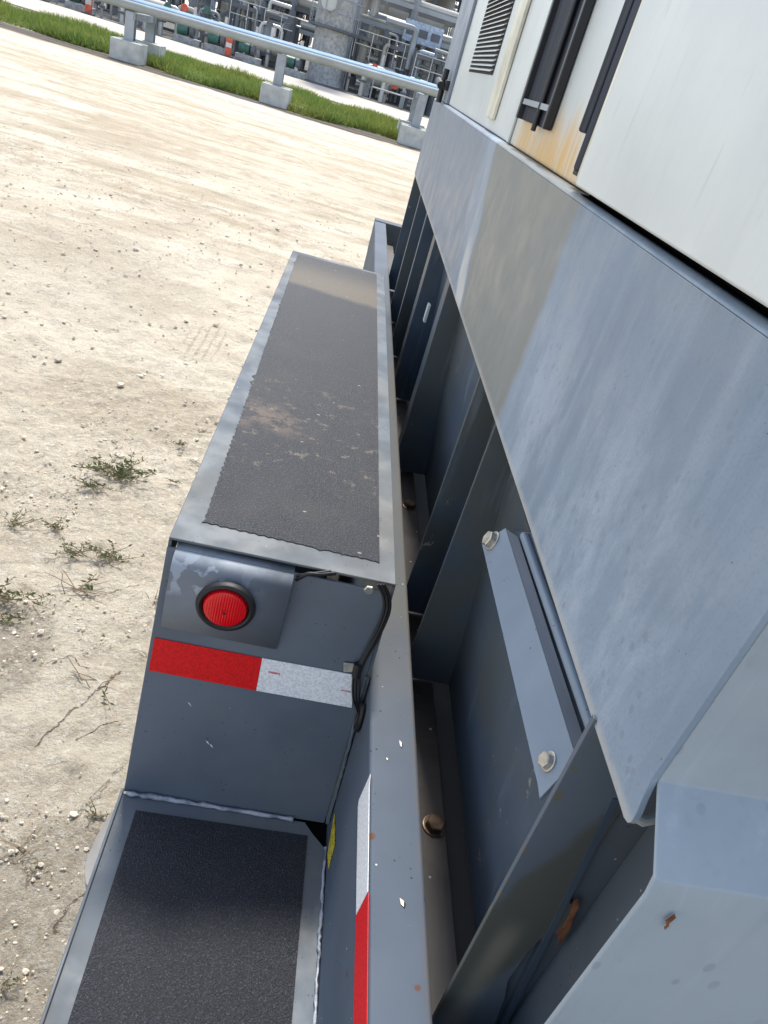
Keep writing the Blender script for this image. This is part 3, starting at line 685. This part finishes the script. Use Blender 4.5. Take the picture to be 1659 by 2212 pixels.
# leaning base wall
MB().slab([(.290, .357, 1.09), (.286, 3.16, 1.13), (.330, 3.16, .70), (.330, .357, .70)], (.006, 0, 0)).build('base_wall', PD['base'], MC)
def rib(y, name='rib', mat='base', th=.006, xo=.248):
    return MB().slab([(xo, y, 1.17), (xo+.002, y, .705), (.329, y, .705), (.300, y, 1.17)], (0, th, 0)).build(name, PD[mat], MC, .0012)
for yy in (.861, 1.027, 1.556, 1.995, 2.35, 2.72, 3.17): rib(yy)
for yy, ww in ((1.60, .10), (2.10, .07), (2.45, .06), (2.80, .10)):   # box stiffeners on the far wall
    MB().slab([(.262, yy, 1.17), (.264, yy, .705), (.330, yy, .705), (.30, yy, 1.17)], (0, ww, 0)).build('rib', PD['base'], MC, .002)
# near rib with a rusty notch
YP = .358
def rp(px, py): return at(px, py, Y=YP)
P_ = [rp(1284, 1552), rp(1105, 1884), rp(930, 2212), rp(895, 2275), rp(1045, 2275)] + [rp(*q) for q in ((1077, 2194), (1092, 2154), (1098, 2119), (1143, 2055), (1168, 2030), (1194, 2020), (1224, 1997), (1242, 1975), (1244, 1962), (1232, 1950), (1224, 1931), (1245, 1898), (1292, 1832), (1341, 1751), (1380, 1640))]
MB().slab(P_, (0, .005, 0)).build('rib', PD['nearrib'], MC, .0008)
def c7(x, y): return rp((1000+x/1.6185)*.8193, (1900+y/1.6185)*.8193) + Vector((0, -.001, 0))
MB().slab([c7(*q) for q in ((846, 762), (852, 790), (828, 835), (815, 880), (780, 935), (764, 960), (768, 920), (752, 905), (790, 868), (818, 812), (826, 775))], (0, .002, 0)).build('rust_scale', PD['rust'], MC)
MB().slab([(.336, .247, 1.17), (.336, .3635, 1.17), (.336, .3635, .70), (.336, .247, .70)], (.004, 0, 0)).build('base_wall_end', PD['trailer'], MC)
MB().box(.296, .345, .3640, .3670, .70, 1.17).build('closing_plate', PD['trailer'], MC)
# brace bar: leaning flat face, folded back edge, rod behind
def bp(px, py, X): return at(px, py, X=X)
A, B = Vector((.280, .835, .995)), Vector((.300, .812, 1.040))
def yz(px, py, X): 
    p = at(px, py, X=X); return p
XA, XB = .258, .272
A = yz(1040, 1172, XA); B = yz(1092, 1140, XB); Cc = yz(1240, 1622, XB); D = yz(1210, 1678, .266); D2 = yz(1165, 1725, XA); D1 = yz(1160, 1690, XA)
brace = MB().slab([A, B, Cc, D, D2, D1], (.003, 0, -.003)).build('brace_bar', PD['brace'], MC, .0008)
E_ = yz(1119, 1160, .281); F_ = yz(1262, 1600, .281)
MB().slab([B+Vector((.0, 0, -.001)), Cc+Vector((0, 0, -.001)), F_, E_], (0, 0, -.003)).build('folded_edge', simple('shaded_bar_paint', (.05, .065, .085), .35), brace)  # bar paint darkened: shade of the turned-away face is in the colour
fn = (B-A).cross(D1-A).normalized()
if fn.dot(EYE-A) < 0: fn = -fn
mid = lambda px, py, X: yz(px, py, X)
for (px, py, X) in ((1066, 1170, .265), (1189, 1647, .265)):
    mb = MB(); hexbolt(mb, mid(px, py, X)+fn*.001, fn, .0125 if py > 1500 else .018, .0075 if py > 1500 else .010); mb.build('bolt', PD['zinc'], brace)
MB().tube([yz(1133, 1158, .283), yz(1289, 1600, .283)], .0055, 14).build('rod', PD['brace'], MC, smooth=True)
MB().slab([yz(1112, 1148, .287), yz(1160, 1150, .287), yz(1320, 1590, .287), yz(1255, 1620, .287)], (.002, 0, 0)).build('rod_channel', PD['trailer'], MC)
# white block painted in for light showing through at the far wall
MB().box(.262, .268, 1.86, 1.885, .975, 1.02).build('light_sliver', PD['white'], MC)
# white housing
XH = .262; ZH = 2.70
body = MB().box(XH, 1.9, Y0+.004, Y1, ZK+.0075, ZH).build('housing', PD['white'], MC, .004, 2)
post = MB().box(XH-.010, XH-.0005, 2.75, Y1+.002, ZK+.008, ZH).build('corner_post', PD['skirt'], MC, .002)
door = MB().box(.236, XH-.001, .31, .862, 1.442, 2.60).build('door', PD['white'], MC, .003, 3)
MB().box(.2375, XH-.001, .8635, .872, 1.4435, 2.60).build('door_edge', PD['cream'], door, .001)
MB().box(.2520, XH+.003, .30, .885, ZK+.0068, ZK+.0073).build('gap_shade', PD['gap'], MC)  # black sheets added for the shade in the gap below the door
MB().box(.2610, XH-.0003, .30, .880, ZK+.0075, 1.4425).build('gap_shade', PD['gap'], MC)
MB().box(.244, XH-.001, .880, .925, 1.452, 2.60).build('door_seal', PD['navy'], MC, .004)
MB().box(.252, XH-.001, .927, .948, 1.447, 2.60).build('seal_strip', simple('brown_black_strip', (.035, .022, .022), .7), MC, .001)
MB().box(.250, XH-.001, .950, .985, 1.49, 2.60).build('door_seal', PD['navy'], MC, .003)
MB().box(.248, XH-.001, 1.17, 1.182, 1.478, 2.60).build('handle_frame', PD['blackmetal'], MC, .002)
hf = MB().box(.2560, XH-.001, 1.184, 1.395, 1.478, 2.60).build('recess_panel', PD['navy'], MC, .002)
MB().box(.248, XH-.001, 1.397, 1.41, 1.478, 2.60).build('handle_frame', PD['blackmetal'], MC, .002)
MB().tube([(.252, 1.25, 1.47), (.252, 1.25, 2.6)], .004, 10).build('lock_rod', PD['blackmetal'], hf, smooth=True)
MB().box(.250, .2555, 1.19, 1.393, 1.500, 1.508).build('recess_rail', PD['galv'], hf)
for yy in (.44, .62, .80):
    for zz in (1.62, 1.9): MB().lathe([(.004, 0), (.0035, .0015), (.001, .002)], (.236, yy, zz), (-1, 0, 0), 12).build('rivet', PD['galv'], door, smooth=True)
MB().box(.254, XH-.001, 1.70, 1.80, ZK+.03, 2.60).build('trim_strip', PD['cream'], MC, .002)
MB().box(.257, XH-.001, 1.46, 1.475, ZK+.009, 2.60).build('panel_seam', PD['white'], MC, .001)
# louvred vent
vent = MB(); y = 1.93
for i in range(46):
    zz = 1.545+i*.010; vent.slab([(XH-.001, 1.94, zz), (XH-.007, 1.94, zz-.004), (XH-.007, 2.42, zz-.004), (XH-.001, 2.42, zz)], (0, 0, .002))
vb = MB().box(XH-.0012, XH-.0006, 1.93, 2.43, 1.535, 2.01).build('vent_grille', PD['dark'], MC)
vent.build('louvres', PD['white'], vb)
# latch on the corner
lt = MB().box(.238, .2515, 2.80, 2.92, 1.47, 1.50).build('latch', PD['blackmetal'], MC, .003)
MB().tube([(.236, 2.86, 1.43), (.236, 2.86, 1.53)], .010, 10).build('handle', PD['blackmetal'], lt, smooth=True)
MB().tube([(.225, 2.80, 1.48), (.225, 2.95, 1.49)], .012, 10).build('handle', PD['black'], lt, smooth=True)

# ================================================================== PIPELINE ALONG THE VERGE
def support(x, label, two=True):
    b = Vector((x, 19.3, 0)); r = thing('pipe_support', b, label, 'pipe support', 'pipe supports along the grass verge')
    zt = .97+.02*(x+5.4)
    for dx, dy in ((0, 0), (0, 1.7)) if two else ((0, 0),):
        bx, by = x+dx, 19.35+dy
        MB().box(bx-.32, bx+.32, by-.32, by+.32, 0, .40).build('concrete_base', PD['concrete'], r, .012)
        h = MB(); t = .012; z1 = zt-.02
        h.box(bx-.10, bx+.10, by-.10, by-.10+t, .40, z1); h.box(bx-.10, bx+.10, by+.10-t, by+.10, .40, z1); h.box(bx-.006, bx+.006, by-.10+t, by+.10-t, .40, z1)
        h.box(bx-.15, bx+.15, by-.15, by+.15, .401, .415)
        h.build('steel_post', PD['galv'], r)
    if two: MB().slab([(x-.08, 19.22, zt-.16), (x+.08, 19.22, zt-.16), (x+.08, 21.15, zt-.16), (x-.08, 21.15, zt-.16)], (0, 0, .13)).build('crossbeam', PD['galv'], r)
support(-5.32, 'pipe support on two concrete blocks, the one at the upper left of the picture')
support(-2.02, 'pipe support on a single visible concrete block in the middle of the pipe run', False)
support(1.22, 'pipe support half hidden behind the corner of the machine', True)
def longpipe(y, dz, r, mat, label):
    o = MB().tube([(x, y, .97+.02*(x+5.4)+dz) for x in (-40, -10, 0, 12)], r, 20).build('pipe', PD[mat], smooth=True)
    tag(o, label, 'pipe', 'long pipes on the supports')
longpipe(19.32, .085, .085, 'pipe', 'nearest of the long pipes, beige grey, lowest in the picture')
longpipe(19.85, .12, .10, 'pipeblue', 'pale blue pipe in the middle of the long pipe run')
longpipe(20.40, .15, .085, 'pipeblue', 'pale blue pipe farthest back in the long pipe run')

# ================================================================== REFINERY
PM = [simple('refinery_steel_grey', (.30, .32, .34), .5, .2, .15, 1), simple('refinery_pipe_silver', (.52, .52, .50), .4, .3, .12, 1),
      simple('refinery_dark_steel', (.12, .13, .145), .6, .2, .2, 1), simple('refinery_tan_insulation', (.42, .40, .35), .6, 0, .12, 1),
      simple('pump_green', (.05, .14, .11), .5), simple('pale_blue_steel', (.40, .48, .60), .5), simple('orange_marker', (.60, .10, .05), .5), simple('refinery_concrete', (.38, .38, .37), .8)]
rr = random.Random(11)
def ipe(mb, p, q, s): 
    p, q = Vector(p), Vector(q); d = (q-p).normalized(); u = d.orthogonal().normalized() if abs(d.z) > .9 else Vector((0, 0, 1)); b = d.cross(u).normalized(); u = b.cross(d)
    vs = [a+u*s*i+b*s*j for a in (p, q) for i, j in ((-1, -1), (1, -1), (1, 1), (-1, 1))]
    return mb.add(vs, [(0, 1, 2, 3), (7, 6, 5, 4), (0, 4, 5, 1), (1, 5, 6, 2), (2, 6, 7, 3), (3, 7, 4, 0)])
def rack(x0, x1, y, levels, bay, label, npipe=3, dep=3.0):
    r = thing('pipe_rack', ((x0+x1)/2, y, 0), label, 'pipe rack', 'pipe racks in the refinery')
    n = max(1, int((x1-x0)/bay)); top = levels[-1]+.6
    for i in range(n+1):
        xx = x0+(x1-x0)*i/n
        for yy in (y, y+dep):
            ipe(MB(), (xx, yy, 0), (xx, yy, top), .11).build('column', PM[0], r)
    for lv in levels:
        bm = MB()
        for yy in (y, y+dep): ipe(bm, (x0, yy, lv), (x1, yy, lv), .09)
        for i in range(n+1): xx = x0+(x1-x0)*i/n; ipe(bm, (xx, y, lv), (xx, y+dep, lv), .09)
        bm.build('beam', PM[rr.choice((0, 2))], r)
        for k in range(npipe):
            rad = rr.choice((.07, .10, .15, .2)); yy = y+.3+(dep-.6)*k/max(1, npipe-1); zz = lv+.09+rad
            xa = x0+rr.uniform(-.5, (x1-x0)*.3); xb = x1-rr.uniform(-.5, (x1-x0)*.3)
            pts = [Vector((xa, yy, rr.uniform(.4, 1.5))), Vector((xa, yy, zz-.3)), Vector((xa+.09, yy, zz-.09)), Vector((xa+.3, yy, zz)), Vector((xb, yy, zz))]
            MB().tube(pts, rad, 12).build('pipe', PM[rr.choice((1, 3, 1, 0))], r, smooth=True, ang=60)
    for i in range(0, n, 2):
        xx = x0+(x1-x0)*i/n; xq = x0+(x1-x0)*(i+1)/n
        br_ = MB(); ipe(br_, (xx, y, levels[0]), (xq, y, 0.2), .05); ipe(br_, (xq, y, levels[0]), (xx, y, .2), .05); br_.build('brace', PM[2], r)
rack(-30, -13, 37, (2.3, 3.4), 3.4, 'low pipe rack at the far upper left of the picture')
rack(-12.0, -6.0, 38, (1.9, 2.7), 2.0, 'low pipe rack behind the twin block pipe support')
rack(-1.2, 3.6, 38.5, (2.7, 3.7, 4.8), 1.6, 'nearest tall pipe rack right of the big column', 4)
rack(3.8, 14, 41, (2.8, 4.2, 5.6), 3.2, 'tall pipe rack hidden mostly behind the machine')
rack(-5.4, -2.7, 40, (1.6, 2.4, 3.2), 1.3, 'narrow dark pipe rack just left of the big column', 4)
rack(-1.5, 7, 50, (3.0, 4.6, 6.2), 2.4, 'second pipe rack standing behind the nearest tall one', 4)
rack(-12, -6.5, 58, (2.0, 3.0), 2.2, 'far low rack under the patch of sky', 3)
rack(-7.3, 4, 72, (3.4, 5.4, 7.4), 3.2, 'farthest wide pipe rack across the back of the refinery', 4)
def module(x, y, w_, d, h, label):
    r = thing('process_module', (x, y, 0), label, 'process module', 'steel process modules of the refinery')
    fr = MB(); nb = max(2, int(w_/1.5))
    for i in range(nb+1):
        for yy in (y, y+d): ipe(fr, (x+w_*i/nb, yy, 0), (x+w_*i/nb, yy, h), .08)
    zz = .9
    while zz < h:
        for yy in (y, y+d): ipe(fr, (x, yy, zz), (x+w_, yy, zz), .07)
        fr.box(x, x+w_, y+.1, y+d-.1, zz-.02, zz+.02); zz += rr.uniform(.8, 1.2)
    fr.build('frame', PM[2], r)
    for k in range(int(w_*3.2)):
        xx = x+rr.uniform(0, w_); yy = y+rr.uniform(-.25, d); rad = rr.choice((.035, .05, .08, .12)); z0 = rr.uniform(0, h*.6); z1 = min(h+.3, z0+rr.uniform(.5, 2.2)); L = rr.uniform(-1.3, 1.3)
        MB().tube([Vector((xx, yy, z0)), Vector((xx, yy, z1-.12)), Vector((xx+.04*(1 if L > 0 else -1), yy, z1-.03)), Vector((xx+.12*(1 if L > 0 else -1), yy, z1)), Vector((xx+L, yy, z1))], rad, 8).build('pipe', PM[rr.choice((1, 3, 0, 0, 5, 1))], r, smooth=True, ang=60)
    for k in range(int(w_*.7)):
        xx = x+rr.uniform(.3, w_-.3); rad = rr.uniform(.16, .38); z0 = rr.uniform(0, h*.4)
        MB().lathe([(.05, 0), (rad*.8, .08), (rad, .2), (rad, 1.0), (rad*.8, 1.15), (.05, 1.25)], (xx, y+rr.uniform(0, .5), z0), (0, 0, 1), 14).build('vessel', PM[rr.choice((0, 1, 3, 7))], r, smooth=True)
    hr = MB()
    for q in (.5, 1.0): hr.tube([(x, y-.1, h*.5+q), (x+w_, y-.1, h*.5+q)], .022, 4)
    for i in range(int(w_/.7)+1): hr.tube([(x+.7*i, y-.1, h*.5), (x+.7*i, y-.1, h*.5+1)], .022, 4)
    hr.build('handrail', PM[1], r)
for k, (mx_, my_, mw, md_, mh, lb) in enumerate((
    (-31, 40, 6, 3, 3.2, 'steel process module at the far upper left corner'), (-24.5, 39.5, 5, 3, 2.6, 'second steel process module from the left'),
    (-18.6, 40, 4.8, 3, 2.6, 'steel process module left of the twin block pipe support'), (-13.5, 42, 4.2, 3, 2.4, 'steel process module straight above the twin block pipe support'),
    (-9.2, 41.5, 3.4, 3, 1.9, 'low steel process module under the patch of sky'), (-6.2, 36.8, 2.6, 1.6, 2.0, 'steel process module left of the column foot'),
    (-3.6, 43, 2.6, 2, 4.2, 'tall dark process module just behind the big column'), (-1.0, 36.9, 2.4, 1.2, 2.6, 'process module right of the column foot'),
    (-.9, 44, 4.6, 3, 5.2, 'tall process module behind the nearest tall rack'), (1.6, 36.2, 2.2, 1.4, 2.2, 'process module just left of the machine corner'),
    (-16, 55, 8, 3, 2.7, 'distant process module at the upper left'), (-3.4, 60, 9, 3, 7.0, 'distant tall process module at the back'))):
    module(mx_, my_, mw, md_, mh, lb)
def column(x, y, r0, r1, zs, ztop, label, mat=7):
    r = thing('process_column', (x, y, 0), label, 'column', None)
    MB().lathe([(r0*1.15, 0), (r0, .3), (r0, zs)], (x, y, 0), (0, 0, 1), 28).build('skirt', PM[mat], r, smooth=True)
    MB().lathe([(r1, zs+.12), (r1, ztop), (r1*.7, ztop+r1*.4), (.1, ztop+r1*.55)], (x, y, 0), (0, 0, 1), 28).build('shell', PM[3 if mat != 7 else 7], r, smooth=True)
    pl = MB(); pl.lathe([(r0*1.25, zs), (r0*1.45, zs+.02), (r0*1.45, zs+.11), (r0, zs+.12)], (x, y, 0), (0, 0, 1), 20); plo = pl.build('platform', PM[2], r)
    hr = MB(); R = r0*1.42
    for k in range(16):
        a = 2*math.pi*k/16; hr.tube([(x+R*math.cos(a), y+R*math.sin(a), zs+.1), (x+R*math.cos(a), y+R*math.sin(a), zs+1.1)], .02, 4)
    for h in (.6, 1.1): hr.tube([(x+R*math.cos(a), y+R*math.sin(a), zs+h) for a in [2*math.pi*k/24 for k in range(25)]], .02, 4)
    hr.build('handrail', PM[0], plo)
    MB().lathe([(.26, 0), (.26, .12), (.32, .12), (.32, .17)], (x-.3, y-r1+.05, zs+.9), (0, -1, 0), 20).build('manhole', PM[1], r, smooth=True)
    ld_ = MB()
    for dx in (-.2, .2): ld_.tube([(x+r0+.15, y+dx, 0), (x+r0+.15, y+dx, ztop)], .02, 4)
    for k in range(int(ztop/.3)): ld_.tube([(x+r0+.15, y-.2, .3*k), (x+r0+.15, y+.2, .3*k)], .012, 4)
    ld_.build('ladder', PM[0], r)
column(-1.95, 36.3, .72, .80, 1.95, 9, 'big concrete grey round column behind the middle of the pipe run')
column(-5.0, 44, 1.0, 1.1, 2.0, 7, 'grey vessel left of the big column beside the sky patch', 3)
column(2.6, 47, .7, .8, 3.0, 9, 'tall column right of the big one behind the pipe rack', 3)
column(-17, 46, .8, .8, 2.2, 8, 'column at the far upper left behind the low rack', 3)
def drum(x, y, L, rad, zc, label, mat=1):
    r = thing('horizontal_drum', (x, y, 0), label, 'drum', 'horizontal drums in the refinery')
    MB().lathe([(.05, -L/2-.25*rad), (rad*.7, -L/2-.15*rad), (rad, -L/2+.1), (rad, L/2-.1), (rad*.7, L/2+.15*rad), (.05, L/2+.25*rad)], (x, y, zc), (1, 0, 0), 24).build('shell', PM[mat], r, smooth=True)
    for s in (-1, 1): MB().box(x+s*L*.3-.1, x+s*L*.3+.1, y-rad*.7, y+rad*.7, 0, zc-rad*.55).build('saddle', PM[7], r)
    MB().tube([(x, y, zc+rad*.8), (x, y, zc+rad+.4)], .1, 10).build('nozzle', PM[1], r)
drum(-4.2, 35.4, 1.6, .28, .75, 'short pale drum at the foot of the big column', 1)
drum(.3, 36.6, 1.3, .42, .85, 'white drum behind the low handrail near the machine corner', 1)
drum(-9.6, 36.0, 2.2, .35, .8, 'grey drum behind the orange markers at upper left', 3)
drum(1.2, 44, 3.2, .55, 3.5, 'large beige drum high on the rack right of the big column', 3)
def riser(x, y, label):
    r = thing('valve_riser', (x, y, 0), label, 'valve riser', 'small valve risers along the plant edge')
    h = rr.uniform(.7, 1.5); rad = rr.uniform(.05, .09); w_ = rr.uniform(.35, .8)
    pts = [Vector((x, y, 0)), Vector((x, y, h-.15)), Vector((x+.05, y, h-.05)), Vector((x+.15, y, h)), Vector((x+w_, y, h)), Vector((x+w_+.1, y, h-.05)), Vector((x+w_+.15, y, h-.15)), Vector((x+w_+.15, y, .0))]
    MB().tube(pts, rad, 10).build('riser_pipe', PM[rr.choice((1, 1, 3, 0))], r, smooth=True, ang=60)
    MB().lathe([(rad*2, -.04), (rad*2, .04)], (x, y, h*.5), (0, 0, 1), 12).build('flange', PM[2], r)
    MB().lathe([(.14, -.015), (.14, .015)], (x+w_/2, y-.22, h), (0, 1, 0), 14).build('hand_wheel', PM[rr.choice((2, 4, 6, 2))], r)
names = ['beige', 'pale', 'grey', 'slim', 'stout', 'bent', 'short', 'tall']
xr = -14.5; i = 0
ORD = 'first second third fourth fifth sixth seventh eighth ninth tenth eleventh twelfth thirteenth fourteenth fifteenth sixteenth seventeenth eighteenth nineteenth twentieth'.split() + ['twenty-first', 'twenty-second', 'twenty-third', 'twenty-fourth']
while xr < 2.0:
    if not -2.8 < xr < -1.0:
        riser(xr, 34.6+rr.uniform(-.5, 1.6), '%s bent valve riser with a hand wheel from the left along the refinery yard edge' % ORD[i]); i += 1
    xr += rr.uniform(.55, 1.0)
def pump(x, y, label, mat=4):
    r = thing('pump', (x, y, 0), label, 'pump', 'green pumps along the plant edge')
    MB().box(x-.5, x+.5, y-.25, y+.25, 0, .25).build('plinth', PM[7], r, .02)
    MB().lathe([(.08, -.38), (.2, -.36), (.2, .05), (.12, .08)], (x-.05, y, .48), (1, 0, 0), 16).build('motor', PM[mat], r, smooth=True)
    MB().lathe([(.16, .10), (.22, .13), (.22, .28), (.1, .32)], (x-.05, y, .48), (1, 0, 0), 16).build('casing', PM[2], r, smooth=True)
    MB().tube([(x+.18, y, .6), (x+.18, y, 1.3)], .06, 10).build('discharge_pipe', PM[1], r)
for k, (x, l) in enumerate(((-11.4, 'green pump behind the orange markers'), (-7.3, 'green pump just right of the twin block support'), (-6.1, 'green pump in the gap between two pipe supports, left one'), (-4.9, 'green pump in the gap between two pipe supports, right one'), (-3.1, 'green pump close beside the big column'))):
    pump(x, 34.5, l)
for k, (x, l) in enumerate(((-12.6, 'orange upright marker at the far left'), (-10.9, 'orange upright marker just left of the twin block support'), (-5.9+.3, 'orange upright marker seen between the posts'))):
    r = thing('safety_barrier', (x, 33.9, 0), l, 'barrier', 'orange safety markers')
    MB().box(x-.12, x+.12, 33.85, 33.95, .05, .75).build('board', PM[6], r, .01); MB().box(x-.11, x+.11, 33.845, 33.849, .35, .5).build('stripe', PM[1], r); MB().box(x-.2, x+.2, 33.7, 34.1, .03, .08).build('foot', PM[2], r)
def fence(x0, x1, y, h, label):
    r = thing('guard_railing', ((x0+x1)/2, y, 0), label, 'railing', None); n = int((x1-x0)/1.1)
    for i in range(n+1): MB().tube([(x0+(x1-x0)*i/n, y, 0), (x0+(x1-x0)*i/n, y, h)], .03, 6).build('post', PM[0], r)
    for z in (h*.5, h): MB().tube([(x0, y, z), (x1, y, z)], .03, 6).build('rail', PM[1], r)
fence(.1, 2.3, 34.2, 1.0, 'low pale guard railing near the machine corner')
fence(-15, -12.2, 34.3, 1.0, 'pale guard railing at the far upper left')
r = thing('control_cabin', (2.2, 39.5, 0), 'pale blue steel cabin on legs among the pipes right of the big column', 'cabin')
MB().box(.9, 2.6, 38.1, 38.4, 2.45, 3.25).build('cabin_body', PM[5], r, .03)
for xx in (1.0, 2.5): ipe(MB(), (xx, 38.2, 0), (xx, 38.2, 2.45), .06).build('leg', PM[0], r)
for j in range(3): MB().box(1.0+.55*j, 1.4+.55*j, 38.08, 38.098, 2.7, 3.0).build('window', PM[2], r)
print('objects', len(bpy.data.objects))
